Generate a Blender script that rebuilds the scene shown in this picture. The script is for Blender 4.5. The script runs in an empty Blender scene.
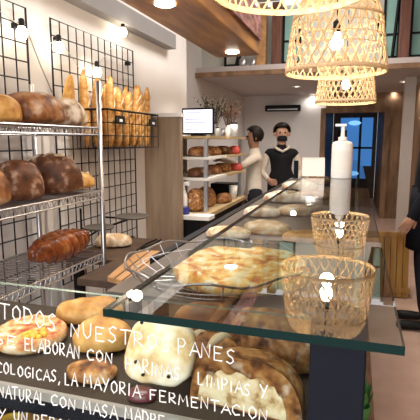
import bpy, math, random
from mathutils import Vector, Matrix, Euler, noise
random.seed(7)
PI = math.pi
SC = bpy.context.scene
COL = SC.collection
# ------------------------------------------------------------------ camera, world, exposure
CAMZ = 1.43
FPX = 455.0
PITCH, YAW = math.radians(8.62), math.radians(17.7)
cd = bpy.data.cameras.new('camera'); cam = bpy.data.objects.new('camera', cd); COL.objects.link(cam)
cam.location = (0, 0, CAMZ)
cam.rotation_euler = (PI/2 - PITCH, 0, YAW)
cd.sensor_width = 36.0; cd.lens = 36.0 * FPX / 420.0
cd.clip_start = 0.02; cd.clip_end = 100
SC.camera = cam
w = bpy.data.worlds.new('world'); SC.world = w; w.use_nodes = True
bg = w.node_tree.nodes['Background']
bg.inputs[0].default_value = (0.95, 0.97, 1.0, 1); bg.inputs[1].default_value = 0.9
vs = SC.view_settings
vs.view_transform = 'Standard'; vs.look = 'None'; vs.gamma = 1; vs.use_curve_mapping = False
vs.exposure = 0.5

def lamp(name, kind, loc, power, col, rot=(0, 0, 0), size=0.1, sy=None, spot=None):
    l = bpy.data.lights.new(name, kind); l.energy = power; l.color = col
    if kind == 'AREA':
        l.shape = 'RECTANGLE'; l.size = size; l.size_y = sy or size
    else:
        l.shadow_soft_size = size
    if kind == 'SPOT':
        l.spot_size = spot or 2.0; l.spot_blend = 0.6
    o = bpy.data.objects.new(name, l); COL.objects.link(o); o.location = loc; o.rotation_euler = rot
    return o
WARM = (1.0, 0.74, 0.45); SOFT = (1.0, 0.93, 0.85)
# added fill lights without fixtures: one behind the camera, three up near the ceiling
lamp('rear_fill', 'AREA', (-0.35, -1.9, 1.75), 48, (0.95, 0.97, 1.0), (PI/2, 0, 0), 2.1, 2.2)  # unseen area light, added as cool fill from behind the camera
lamp('front_ceiling_fill', 'AREA', (-0.5, 0.9, 3.1), 34, SOFT, (0, 0, 0), 0.9, 1.2)  # added to brighten the front room, no fitting is modelled
lamp('middle_ceiling_fill', 'AREA', (-0.3, 3.4, 3.1), 34, SOFT, (0, 0, 0), 0.9, 1.2)  # further added overhead fill, above the middle of the counter
lamp('loft_fill', 'AREA', (-0.3, 5.3, 3.1), 14, SOFT, (math.radians(35), 0, 0), 0.6, 0.6)  # added light to lift the loft front, no source hangs there

# ------------------------------------------------------------------ helpers
RM = cam.rotation_euler.to_matrix()
def ray(px, py):
    return RM @ Vector(((px-210)/FPX, -(py-210)/FPX, -1.0))
def at_y(px, py, Y):
    d = ray(px, py); t = Y/d.y; return Vector((d.x*t, Y, CAMZ + d.z*t))
def at_x(px, py, X):
    d = ray(px, py); t = X/d.x; return Vector((X, d.y*t, CAMZ + d.z*t))
def at_z(px, py, z):
    d = ray(px, py); t = (z-CAMZ)/d.z; return Vector((d.x*t, d.y*t, z))

class MB:
    def __init__(s): s.v = []; s.f = []; s.m = []
    def add(s, vs_, fs, mi=0):
        n = len(s.v); s.v += [tuple(p) for p in vs_]; s.f += [tuple(i+n for i in f) for f in fs]; s.m += [mi]*len(fs)
        return s
    def box(s, x0, x1, y0, y1, z0, z1, mi=0, M=None):
        vs_ = [Vector(p) for p in ((x0,y0,z0),(x1,y0,z0),(x1,y1,z0),(x0,y1,z0),(x0,y0,z1),(x1,y0,z1),(x1,y1,z1),(x0,y1,z1))]
        if M is not None: vs_ = [M @ p for p in vs_]
        return s.add(vs_, [(0,3,2,1),(4,5,6,7),(0,1,5,4),(1,2,6,5),(2,3,7,6),(3,0,4,7)], mi)
    def tube(s, pts, r, n=6, closed=False, mi=0, cap=True):
        pts = [Vector(p) for p in pts]; N = len(pts)
        rs = r if isinstance(r, (list, tuple)) else [r]*N
        ring = []; up = None
        for i in range(N):
            if closed: t = pts[(i+1) % N] - pts[i-1]
            else: t = pts[min(i+1, N-1)] - pts[max(i-1, 0)]
            t.normalize()
            if up is None:
                up = Vector((0, 0, 1)) if abs(t.z) < 0.9 else Vector((1, 0, 0))
            a = t.cross(up)
            if a.length < 1e-4: a = t.cross(Vector((0.3, 1, 0.2)))
            a.normalize(); b = a.cross(t); b.normalize(); up = b
            ring.append([pts[i] + (a*math.cos(2*PI*k/n) + b*math.sin(2*PI*k/n))*rs[i] for k in range(n)])
        vs_ = [p for rr in ring for p in rr]; fs = []
        for i in range(N if closed else N-1):
            j = (i+1) % N
            for k in range(n):
                l = (k+1) % n
                fs.append((i*n+k, i*n+l, j*n+l, j*n+k))
        if cap and not closed:
            fs.append(tuple(range(n))[::-1]); fs.append(tuple((N-1)*n+k for k in range(n)))
        return s.add(vs_, fs, mi)
    def lathe(s, prof, c=(0,0,0), n=32, mi=0, M=None, cap=True):
        c = Vector(c); vs_ = []; fs = []
        for r, z in prof:
            for k in range(n):
                a = 2*PI*k/n; p = Vector((r*math.cos(a), r*math.sin(a), z))
                if M is not None: p = M @ p
                vs_.append(c + p)
        for i in range(len(prof)-1):
            for k in range(n):
                l = (k+1) % n
                fs.append((i*n+k, i*n+l, (i+1)*n+l, (i+1)*n+k))
        if cap and prof[0][0] > 1e-5: fs.append(tuple(range(n))[::-1])
        if cap and prof[-1][0] > 1e-5: fs.append(tuple((len(prof)-1)*n+k for k in range(n)))
        return s.add(vs_, fs, mi)
    def build(s, name, mats, parent=None, smooth=False, loc=None, bevel=0):
        me = bpy.data.meshes.new(name); me.from_pydata(s.v, [], s.f); me.update()
        for m in (mats if isinstance(mats, (list, tuple)) else [mats]): me.materials.append(m)
        me.polygons.foreach_set('material_index', s.m)
        if smooth: me.polygons.foreach_set('use_smooth', [True]*len(me.polygons))
        o = bpy.data.objects.new(name, me); COL.objects.link(o)
        if parent is not None: o.parent = parent
        if loc is not None: o.location = loc
        if bevel:
            b = o.modifiers.new('bevel', 'BEVEL'); b.width = bevel; b.segments = 2; b.limit_method = 'ANGLE'
        return o

def tag(o, label, cat, group=None, kind=None):
    o['label'] = label; o['category'] = cat
    if group: o['group'] = group
    if kind: o['kind'] = kind
    return o
def thing(name, label, cat, loc=(0,0,0), rz=0, group=None):
    o = bpy.data.objects.new(name, None); COL.objects.link(o); o.location = loc; o.rotation_euler = (0, 0, rz)
    o.empty_display_size = 0.05
    return tag(o, label, cat, group)
def struct(o, label=None):
    o['kind'] = 'structure'
    if label: o['label'] = label
    return o
def dup(root, loc, rz=None, label=None):
    r = root.copy(); COL.objects.link(r); r.location = loc
    if rz is not None: r.rotation_euler = (0, 0, rz)
    if label: r['label'] = label
    for ch in list(root.children):
        c = ch.copy(); COL.objects.link(c); c.parent = r
        for g in list(ch.children):
            d = g.copy(); COL.objects.link(d); d.parent = c
    return r

# ------------------------------------------------------------------ materials
def new_mat(name):
    m = bpy.data.materials.new(name); m.use_nodes = True
    return m, m.node_tree.nodes, m.node_tree.links, m.node_tree.nodes['Principled BSDF']
def plain(name, col, rough=0.5, metal=0.0, var=0.08, scale=8.0, emit=None, es=0.0, bump=0.0, coat=0.0):
    m, N, L, P = new_mat(name)
    P.inputs['Roughness'].default_value = rough; P.inputs['Metallic'].default_value = metal
    P.inputs['Coat Weight'].default_value = coat
    if max(col) < .06: P.inputs['Specular IOR Level'].default_value = 0.15
    tc = N.new('ShaderNodeTexCoord'); nz = N.new('ShaderNodeTexNoise'); nz.inputs['Scale'].default_value = scale
    nz.inputs['Detail'].default_value = 4
    L.new(tc.outputs['Object'], nz.inputs['Vector'])
    mx = N.new('ShaderNodeMix'); mx.data_type = 'RGBA'
    mx.inputs[6].default_value = tuple(c*(1-var) for c in col) + (1,)
    mx.inputs[7].default_value = tuple(min(1, c*(1+var)) for c in col) + (1,)
    L.new(nz.outputs['Fac'], mx.inputs[0]); L.new(mx.outputs[2], P.inputs['Base Color'])
    if bump:
        b = N.new('ShaderNodeBump'); b.inputs['Strength'].default_value = bump; b.inputs['Distance'].default_value = 0.005
        L.new(nz.outputs['Fac'], b.inputs['Height']); L.new(b.outputs[0], P.inputs['Normal'])
    if emit:
        P.inputs['Emission Color'].default_value = emit + (1,); P.inputs['Emission Strength'].default_value = es
    return m
def ramp_mat(name, stops, scale=6.0, rough=0.6, stretch=(1,1,1), bump=0.3, detail=6, dist=0.0, flour=None, fscale=9.0, flo=0.5, fhi=0.62, spec=0.4):
    """noise through a colour ramp, with an optional second noise laying pale flour patches over it"""
    m, N, L, P = new_mat(name)
    P.inputs['Roughness'].default_value = rough; P.inputs['Specular IOR Level'].default_value = spec
    tc = N.new('ShaderNodeTexCoord'); mp = N.new('ShaderNodeMapping'); mp.inputs['Scale'].default_value = stretch
    L.new(tc.outputs['Object'], mp.inputs['Vector'])
    nz = N.new('ShaderNodeTexNoise'); nz.inputs['Scale'].default_value = scale; nz.inputs['Detail'].default_value = detail
    nz.inputs['Distortion'].default_value = dist
    L.new(mp.outputs[0], nz.inputs['Vector'])
    cr = N.new('ShaderNodeValToRGB'); e = cr.color_ramp.elements
    while len(e) < len(stops): e.new(0.5)
    for i, (p, c) in enumerate(stops): e[i].position = p; e[i].color = tuple(c) + (1,)
    L.new(nz.outputs['Fac'], cr.inputs[0]); out = cr.outputs[0]
    if flour:
        n2 = N.new('ShaderNodeTexNoise'); n2.inputs['Scale'].default_value = fscale; n2.inputs['Detail'].default_value = 5
        L.new(tc.outputs['Object'], n2.inputs['Vector'])
        mr = N.new('ShaderNodeMapRange'); mr.inputs[1].default_value = flo; mr.inputs[2].default_value = fhi
        L.new(n2.outputs['Fac'], mr.inputs[0])
        mx = N.new('ShaderNodeMix'); mx.data_type = 'RGBA'; mx.inputs[7].default_value = tuple(flour) + (1,)
        L.new(mr.outputs[0], mx.inputs[0]); L.new(out, mx.inputs[6]); out = mx.outputs[2]
    L.new(out, P.inputs['Base Color'])
    if bump:
        b = N.new('ShaderNodeBump'); b.inputs['Strength'].default_value = bump; b.inputs['Distance'].default_value = 0.006
        L.new(nz.outputs['Fac'], b.inputs['Height']); L.new(b.outputs[0], P.inputs['Normal'])
    return m
def wood(name, a, b, along='Y', scale=5.0, rough=0.5):
    st = {'X': (0.12, 1, 1), 'Y': (1, 0.12, 1), 'Z': (1, 1, 0.12)}[along]
    return ramp_mat(name, [(0.3, a), (0.7, b)], scale*4, rough, st, 0.12, 5, 0.6)
def emis(name, col, s):
    m, N, L, P = new_mat(name)
    P.inputs['Base Color'].default_value = col + (1,)
    P.inputs['Emission Color'].default_value = col + (1,); P.inputs['Emission Strength'].default_value = s
    return m
def pane_mat(name, tint=(0.97, 0.99, 0.98), ior=1.5, refl=True):
    m, N, L, P = new_mat(name); N.remove(P)
    out = N['Material Output']; tr = N.new('ShaderNodeBsdfTransparent'); tr.inputs[0].default_value = tint + (1,)
    if not refl:
        L.new(tr.outputs[0], out.inputs[0]); return m
    gl = N.new('ShaderNodeBsdfGlossy'); gl.inputs['Roughness'].default_value = 0.0
    gl.inputs[0].default_value = (1, 1, 1, 1)
    fr = N.new('ShaderNodeFresnel'); fr.inputs[0].default_value = ior
    mx = N.new('ShaderNodeMixShader'); L.new(fr.outputs[0], mx.inputs[0]); L.new(tr.outputs[0], mx.inputs[1]); L.new(gl.outputs[0], mx.inputs[2])
    L.new(mx.outputs[0], out.inputs[0]); return m
M = {}
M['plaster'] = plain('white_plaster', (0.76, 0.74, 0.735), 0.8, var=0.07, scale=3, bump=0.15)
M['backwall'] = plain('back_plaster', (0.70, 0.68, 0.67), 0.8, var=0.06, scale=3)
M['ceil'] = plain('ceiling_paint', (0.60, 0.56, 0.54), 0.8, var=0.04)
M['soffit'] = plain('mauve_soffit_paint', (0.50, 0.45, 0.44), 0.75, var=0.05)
M['floor'] = ramp_mat('terracotta_floor', [(0.3, (0.52, 0.35, 0.27)), (0.7, (0.66, 0.47, 0.38))], 5, 0.3, (1,1,1), 0.05)
M['duct'] = plain('grey_duct', (0.27, 0.26, 0.26), 0.6)
M['black'] = plain('black_metal', (0.015, 0.015, 0.017), 0.4, 0.6)
M['blackwire'] = plain('black_wire', (0.02, 0.02, 0.025), 0.45, 0.5)
M['navy'] = plain('dark_navy_metal', (0.004, 0.006, 0.012), 0.6, 0.0)
M['chrome'] = plain('chrome_wire', (0.50, 0.50, 0.52), 0.3, 1.0, 0.03)
M['steel'] = plain('steel', (0.55, 0.55, 0.56), 0.35, 0.9)
M['whitepl'] = plain('white_plastic', (0.85, 0.84, 0.82), 0.35, var=0.02)
M['paper'] = plain('white_paper', (0.82, 0.80, 0.76), 0.8, var=0.03)
M['blue'] = plain('blue_plastic', (0.02, 0.03, 0.25), 0.35)
M['red'] = plain('red_wrap', (0.5, 0.06, 0.04), 0.5)
M['green'] = plain('green_leaf', (0.06, 0.2, 0.05), 0.5, var=0.4, scale=30)
M['beam'] = ramp_mat('amber_beam_wood', [(0.3, (0.12, 0.045, 0.012)), (0.52, (0.24, 0.10, 0.022)), (0.7, (0.38, 0.18, 0.045))], 14, 0.45, (1, 0.15, 1), 0.2)
M['board'] = wood('board_wood', (0.36, 0.18, 0.07), (0.58, 0.33, 0.15), 'Y')
M['plank'] = ramp_mat('grey_brown_plank', [(0.3, (0.20, 0.14, 0.095)), (0.7, (0.38, 0.28, 0.19))], 16, 0.55, (1, 1, 0.12), 0.15)
M['oak'] = wood('pale_oak', (0.42, 0.30, 0.15), (0.60, 0.45, 0.26), 'Y')
M['darkwood'] = wood('dark_wood', (0.045, 0.027, 0.018), (0.10, 0.058, 0.034), 'Z')
M['wallwood'] = ramp_mat('right_wall_wood', [(0.3, (0.15, 0.085, 0.045)), (0.7, (0.34, 0.2, 0.11))], 9, 0.6, (1, 0.4, 0.25), 0.2)
M['amber'] = ramp_mat('amber_slat_wood', [(0.3, (0.20, 0.09, 0.02)), (0.7, (0.42, 0.22, 0.05))], 14, 0.4, (1, 1, 0.15), 0.15)
M['basewood'] = wood('counter_base_wood', (0.16, 0.09, 0.05), (0.30, 0.17, 0.10), 'Z')
M['turq'] = plain('turquoise_panel', (0.22, 0.40, 0.36), 0.6, var=0.25, scale=4)
M['pale'] = plain('pale_panel', (0.52, 0.52, 0.46), 0.6, var=0.1, scale=4)
M['redwood'] = wood('red_brown_post', (0.09, 0.035, 0.025), (0.19, 0.075, 0.045), 'Z')
M['glasstop'] = pane_mat('counter_glass_face', (0.86, 0.92, 0.90), 3.0)
M['glassthru'] = pane_mat('counter_glass_underside', (0.96, 0.985, 0.975), refl=False)
M['glassedge'] = plain('green_glass_edge', (0.002, 0.016, 0.014), 0.12, var=0.1)
M['paneedge'] = plain('pale_green_glass_edge', (0.20, 0.29, 0.24), 0.2, var=0.1)
M['pane'] = pane_mat('front_pane_face', (0.97, 0.99, 0.98), 1.16)
M['ink'] = plain('white_marker', (0.9, 0.9, 0.88), 0.6, var=0.02, emit=None)
M['rattan'] = None
def rattan():
    m, N, L, P = new_mat('rattan_cane')
    tc = N.new('ShaderNodeTexCoord'); nz = N.new('ShaderNodeTexNoise'); nz.inputs['Scale'].default_value = 40
    L.new(tc.outputs['Object'], nz.inputs['Vector'])
    mx = N.new('ShaderNodeMix'); mx.data_type = 'RGBA'
    mx.inputs[6].default_value = (0.62, 0.44, 0.24, 1); mx.inputs[7].default_value = (0.84, 0.68, 0.45, 1)
    L.new(nz.outputs['Fac'], mx.inputs[0]); L.new(mx.outputs[2], P.inputs['Base Color'])
    P.inputs['Roughness'].default_value = 0.55
    tl = N.new('ShaderNodeBsdfTranslucent'); L.new(mx.outputs[2], tl.inputs[0])
    ms = N.new('ShaderNodeMixShader'); ms.inputs[0].default_value = 0.25
    L.new(P.outputs[0], ms.inputs[1]); L.new(tl.outputs[0], ms.inputs[2]); L.new(ms.outputs[0], N['Material Output'].inputs[0])
    return m
M['rattan'] = rattan()
M['bulb'] = emis('warm_bulb', (1.0, 0.84, 0.58), 40)
M['bulb2'] = emis('string_bulb', (1.0, 0.86, 0.62), 14)
M['spot'] = emis('downlight', (1.0, 0.9, 0.75), 14)
M['screen'] = emis('screen_white', (0.80, 0.84, 1.0), 0.75)
M['scrline'] = emis('screen_grey', (0.36, 0.34, 0.5), 0.5)
M['street'] = emis('blue_evening_window', (0.04, 0.16, 0.42), 0.75)
M['streetglow'] = emis('pale_blue_lamp_glow', (0.20, 0.48, 0.85), 1.0)
# breads
BR = {}
BR['brown'] = ramp_mat('brown_crust', [(0.3, (0.09, 0.03, 0.01)), (0.5, (0.27, 0.10, 0.03)), (0.68, (0.46, 0.23, 0.09))], 23.4, 0.5, flour=(0.60, 0.45, 0.32), fscale=18.2, flo=0.56, fhi=0.75, bump=0.6)
BR['dark'] = ramp_mat('dark_crust', [(0.3, (0.045, 0.016, 0.008)), (0.55, (0.15, 0.055, 0.02)), (0.75, (0.30, 0.13, 0.05))], 26.0, 0.5, flour=(0.48, 0.36, 0.28), fscale=26.0, flo=0.55, fhi=0.75, bump=0.6)
BR['flour'] = ramp_mat('floured_crust', [(0.3, (0.20, 0.10, 0.05)), (0.55, (0.42, 0.27, 0.15)), (0.7, (0.62, 0.48, 0.34))], 36.0, 0.8, flour=(0.76, 0.68, 0.58), fscale=24.0, flo=0.42, fhi=0.6, bump=0.6)
BR['gold'] = ramp_mat('golden_crust', [(0.3, (0.42, 0.18, 0.04)), (0.55, (0.66, 0.36, 0.10)), (0.75, (0.80, 0.52, 0.20))], 31.5, 0.45, bump=0.6)
BR['baguette'] = ramp_mat('baguette_crust', [(0.3, (0.36, 0.15, 0.03)), (0.52, (0.60, 0.31, 0.08)), (0.75, (0.80, 0.54, 0.25))], 35.0, 0.5, bump=0.6)
BR['score'] = ramp_mat('pale_score', [(0.3, (0.62, 0.46, 0.27)), (0.7, (0.80, 0.68, 0.48))], 20, 0.8)
BR['challah'] = ramp_mat('glazed_braid', [(0.3, (0.10, 0.022, 0.008)), (0.55, (0.26, 0.07, 0.018)), (0.75, (0.48, 0.19, 0.06))], 24.0, 0.22, bump=0.6)
BR['focaccia'] = ramp_mat('focaccia_top', [(0.36, (0.52, 0.15, 0.03)), (0.45, (0.74, 0.36, 0.07)), (0.53, (0.84, 0.58, 0.20)), (0.62, (0.90, 0.75, 0.45))], 24.2, 0.45, flour=(0.85, 0.76, 0.56), fscale=48.4, flo=0.56, fhi=0.66, bump=0.6)
BR['pizza'] = ramp_mat('pizza_top', [(0.36, (0.40, 0.08, 0.03)), (0.45, (0.64, 0.25, 0.09)), (0.54, (0.74, 0.45, 0.2)), (0.64, (0.82, 0.66, 0.45))], 51.2, 0.5, bump=0.6)
BR['cheese'] = ramp_mat('yellow_topping', [(0.3, (0.75, 0.38, 0.03)), (0.7, (0.86, 0.62, 0.1))], 25, 0.4)
BR['slab'] = ramp_mat('pale_floured_slab', [(0.36, (0.58, 0.36, 0.14)), (0.47, (0.76, 0.60, 0.34)), (0.6, (0.86, 0.78, 0.60))], 28.0, 0.8, bump=0.6)
BR['crust'] = ramp_mat('rustic_crust', [(0.34, (0.09, 0.03, 0.01)), (0.46, (0.28, 0.11, 0.03)), (0.56, (0.44, 0.20, 0.06)), (0.68, (0.60, 0.36, 0.15))], 50.4, 0.6, flour=(0.72, 0.6, 0.44), fscale=32.4, flo=0.59, fhi=0.72, bump=0.7)
BR['crumb'] = ramp_mat('bread_crumb', [(0.36, (0.36, 0.21, 0.08)), (0.47, (0.62, 0.46, 0.25)), (0.6, (0.74, 0.62, 0.40))], 75, 0.85)
BR['pale'] = ramp_mat('pale_soft_bread', [(0.3, (0.42, 0.25, 0.12)), (0.6, (0.62, 0.45, 0.27)), (0.8, (0.72, 0.6, 0.43))], 27.0, 0.7, flour=(0.74, 0.66, 0.54), fscale=27.0, flo=0.5, fhi=0.65, bump=0.6)
BR['redfruit'] = plain('dark_red_glaze', (0.12, 0.03, 0.035), 0.3, var=0.4, scale=30)
BR['olive'] = plain('dark_olive', (0.03, 0.025, 0.02), 0.3)

# ------------------------------------------------------------------ the room
GZ = 1.25                       # top face of the counter glass
def sbox(name, a, m, label=None):
    return struct(MB().box(*a).build(name, m), label)
sbox('floor', (-2.3, 1.2, -2.0, 12.5, -0.1, 0.0), M['floor'])
WL = -1.5
sbox('wall_left', (WL-0.15, WL, -2.0, 4.0, 0, 3.2), M['plaster'])
sbox('wall_left_back', (-2.3, -2.15, 3.9, 9.0, 0, 3.2), M['backwall'])
sbox('wall_left_return', (-2.15, WL-0.15, 3.86, 4.0, 0, 3.2), M['plaster'])
sbox('wall_right', (0.85, 1.0, -2.0, 12.5, 0, 3.2), M['wallwood'])
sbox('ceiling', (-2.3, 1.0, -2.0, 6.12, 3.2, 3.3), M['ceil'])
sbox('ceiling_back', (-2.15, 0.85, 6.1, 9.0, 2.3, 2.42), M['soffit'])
DX0, DX1, DZ = -0.58, 0.46, 1.95
struct(MB().box(-2.15, DX0, 9.0, 9.15, 0, 2.42).build('wall_back', M['backwall']))
struct(MB().box(DX1, 0.85, 9.0, 9.15, 0, 2.42).box(DX0, DX1, 9.0, 9.15, DZ, 2.42).build('wall_back_right', M['wallwood']))
fr = MB().box(DX0-0.09, DX0, 8.95, 9.0, 0, DZ+0.09).box(DX1, DX1+0.09, 8.95, 9.0, 0, DZ+0.09).box(DX0, DX1, 8.95, 9.0, DZ, DZ+0.09)
struct(fr.build('trim_1', M['wallwood']), 'brown timber frame around the passage to the street')
sbox('wall_passage_left', (DX0-0.15, DX0, 9.15, 12.0, 0, 2.3), M['darkwood'])
sbox('wall_passage_right', (DX1, DX1+0.15, 9.15, 12.0, 0, 2.3), M['wallwood'])
sbox('ceiling_passage', (DX0, DX1, 9.15, 12.0, 2.2, 2.3), M['darkwood'])
sbox('wall_passage_end', (DX0, DX1, 12.06, 12.2, 0, 2.3), M['darkwood'])
wa = at_y(341, 118, 12.0); wc = at_y(371, 166, 12.0)
wnd = MB().box(wa.x, wc.x, 12.0, 12.04, wc.z, wa.z).build('window_1', M['street']); struct(wnd, 'blue evening street behind the end window')
MB().lathe([(0.0, -0.06), (0.10, -0.045), (0.16, 0), (0.10, 0.045), (0, 0.06)], ((wa.x+wc.x)/2-.05, 11.9, wa.z-.13), 20, M=Matrix.Diagonal((1, .1, 1))).build('window_glow', M['streetglow'], wnd, True)
xm = wa.x + (wc.x-wa.x)*.62
MB().box(xm-.03, xm+.03, 11.95, 12.0, wc.z, wa.z).box(wa.x, wc.x, 11.95, 12.0, wc.z+.42, wc.z+.47).box(wa.x-.06, wa.x+.16, 11.95, 12.0, wc.z-.1, wa.z-.3).build('window_frame', M['black'], wnd)
# loft front above the low ceiling
sbox('wall_loft', (-2.15, 0.85, 6.35, 6.45, 2.42, 3.2), M['pale'])
sbox('trim_2', (-2.15, 0.85, 6.06, 6.1, 2.29, 2.35), M['wallwood'], 'brown edge board along the front of the low ceiling')
sbox('trim_3', (-2.15, -1.50, 4.0, 6.06, 2.95, 3.2), M['ceil'])
# grey duct under the ceiling on the left wall
sbox('trim_4', (WL, WL+0.08, -1.5, 3.55, 2.16, 2.27), M['duct'], 'grey boxed duct along the left wall')
# column on the right
sbox('trim_5', (0.60, 0.74, 6.95, 7.15, 0, 2.3), plain('column_paint', (0.55, 0.50, 0.46), 0.7), 'pale column by the right wall')
# wall strips behind the rack
for i, px in enumerate((47, 59)):
    p = at_x(px, 190, WL)
    sbox('trim_%d' % (6+i), (WL, WL+0.012, p.y-0.022, p.y+0.022, 0.5, 1.52), M['whitepl'], 'white wall strip behind the wire rack')
sbox('baseboard_left', (WL, WL+0.012, -1.9, 3.0, 0, 0.09), M['darkwood'])

# loft dressing: posts, panels, frames
for i, (px0, px1, mt) in enumerate(((226, 240, 'pale'), (284, 300, 'turq'), (411, 424, 'turq'), (384, 398, 'turq'))):
    a = at_y(px0, 40, 6.3); b = at_y(px1, 40, 6.3)
    fo = MB().box(a.x, b.x, 6.30, 6.34, 2.46, 3.15).build('loft_window', M[mt])
    tag(fo, ['pale upright panel in the loft above the timber beam end', 'turquoise upright panel in the loft left of the near lamp', 'turquoise panel at the right end of the loft', 'turquoise panel in the loft just right of the rattan lamps'][i], 'window')
    MB().box(a.x-.02, a.x+.01, 6.28, 6.30, 2.44, 3.17).box(b.x-.01, b.x+.02, 6.28, 6.30, 2.44, 3.17).box(a.x, b.x, 6.28, 6.30, 2.44, 2.475).box(a.x, b.x, 6.28, 6.30, 2.72, 2.745).build('panel_frame', M['black'], fo)
for i, (px, mt, lab) in enumerate(((192, 'plank', 'brown timber post at the left end of the loft'), (262, 'board', 'light timber post in the loft behind the hanging beam end'),
        (277, 'redwood', 'red brown timber post left of the turquoise loft panel'), (404, 'redwood', 'red brown timber post between the turquoise panels on the right'))):
    a = at_y(px, 40, 6.2)
    tag(MB().box(a.x-.06, a.x+.06, 6.14, 6.26, 2.42, 3.2).build('loft_post', M[mt], bevel=.006), lab, 'post')
for px0, px1, lab in ((246, 236, 'black diagonal brace in the loft above the beam end'), (374, 384, 'black diagonal brace in the loft right of the rattan lamps'), (399, 392, 'black diagonal brace leaning on the right loft post')):
    a = at_y(px0, 10, 6.2); b = at_y(px1, 60, 6.2)
    tag(MB().tube([(a.x, 6.22, 3.18), (b.x, 6.22, 2.44)], 0.022, 6).build('loft_brace', M['black']), lab, 'brace')
for px, r, h, lab in ((243, .05, .11, 'clear glass jar on the loft ledge, left one of two'), (253, .04, .09, 'clear glass jar on the loft ledge, right one of two')):
    a = at_y(px, 70, 6.13)
    tag(MB().lathe([(r*.9, 0), (r, .01), (r, h*.75), (r*.6, h*.9), (r*.6, h), (r*.55, h), (r*.55, h*.9), (r*.93, h*.73), (r*.93, .012), (0, .012)], (a.x, 6.13, 2.42), 20).build('glass_jar', M['steel'], smooth=True), lab, 'jar')

# hanging timber beam
BZ = 2.13
BX0, BX1 = -1.17, -0.80
bm = thing('timber_beam', 'amber timber canopy slab hanging above the aisle with spotlights beneath', 'beam', (0, 0, 0))
MB().box(BX0, BX1, 0.3, 3.85, BZ, BZ+0.11).build('beam_slab', M['beam'], bm, bevel=.008)
MB().box(BX1-0.02, BX1+0.02, 0.3, 3.82, BZ+0.11, BZ+0.32).build('edge_panel', ramp_mat('purple_brown_edge', [(0.3, (0.05, 0.02, 0.04)), (0.5, (0.22, 0.10, 0.07)), (0.7, (0.34, 0.18, 0.22))], 22, 0.6, (1, .4, 1)), bm)
for y in (1.0, 2.4, 3.7):
    MB().tube([(BX0+.08, y, BZ+.11), (BX0+.08, y, 3.2)], .008, 6).build('hanger', M['black'], bm)
for y in (2.28, 3.62):
    MB().lathe([(0.0, 0), (.045, 0), (.055, -.008), (.04, -.014), (0, -.012)], (BX0+.2, y, BZ), 20).build('spotlight', M['spot'], bm, True)
    lamp('beam_spot', 'SPOT', (BX0+.2, y, BZ-.04), 16, SOFT, (0, 0, 0), .04, spot=2.2)

# recessed downlights
for px, py, lab in ((297, 86, 'recessed downlight left of the lamps, nearer one'), (313, 94, 'recessed downlight left of the lamps, farther one'),
                    (405, 81, 'recessed downlight above the pale column, nearer one'), (394, 92, 'recessed downlight above the pale column, farther one')):
    p = at_z(px, py, 2.3)
    dl = tag(MB().lathe([(.075, 0), (.075, -.012), (.055, -.016), (.05, -.004)], p, 20).build('downlight', M['whitepl'], smooth=True), lab, 'ceiling light')
    MB().lathe([(0, -.006), (.05, -.006), (.05, -.003), (0, -.003)], p, 20).build('lens', M['spot'], dl)
    lamp('downlight_lamp', 'SPOT', (p.x, p.y, 2.26), 32 if px == 297 else 6 if px == 405 else 4, SOFT, (0, 0, 0), .05, spot=2.9)
# dark bar on the back wall
a = at_y(266, 109, 8.95); b = at_y(301, 106, 8.95)
ab = tag(MB().box(a.x, b.x, 8.84, 9.0, a.z-.05, a.z+.06).build('air_curtain', M['black'], bevel=.01), 'long dark air curtain unit on the pale back wall', 'heater')
MB().box(a.x+.05, b.x-.05, 8.835, 8.842, a.z-.03, a.z-.01).build('slot', M['steel'], ab)

# ------------------------------------------------------------------ the counter
YG = 0.415; YP = 0.475; YE = 4.55
CX0, CX1 = -0.575, 0.012
base = tag(MB().box(CX0, 0.07, YP-.02, YE, 0, 0.75).build('counter_base', M['basewood'], bevel=.004), 'long brown timber counter base under the glass display case', 'counter')
for k in range(6):
    y = YP + .02 + k*.68
    MB().box(0.07, 0.078, y, y+.62, .06, .7).build('side_panel', M['basewood'], base)
MB().box(CX0+.03, .05, YP-.028, YP-.02, .06, .7).build('front_panel', M['basewood'], base)
case = thing('display_case', 'long glass bakery display case with dark posts and handwriting on its front pane', 'display case', (0, 0, 0))
PT = GZ - 0.009
pl_ = at_y(309, 380, YP); pr_ = at_y(365, 380, YP)
PX0, PX1 = pl_.x, pr_.x
MB().box(PX0, PX1, YP-.006, YP+.045, .75, PT).build('corner_post', M['navy'], case, bevel=.002)
MB().box(PX0, PX1, YE-.06, YE-.01, .75, PT).build('corner_post', M['navy'], case, bevel=.002)
MB().box(CX0, CX0+.04, YE-.06, YE-.01, .75, PT).build('corner_post', M['navy'], case, bevel=.002)
MB().box(CX0-.02, CX0+.01, 1.25, YE-.06, 1.02, 1.075).build('back_rail', M['black'], case)
MB().box(CX0-.01, CX0+.02, 2.85, 2.9, .75, 1.02).build('rail_support', M['black'], case)
MB().box(CX0-.01, CX0+.02, 1.25, 1.3, .75, 1.02).build('rail_support', M['black'], case)
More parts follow.
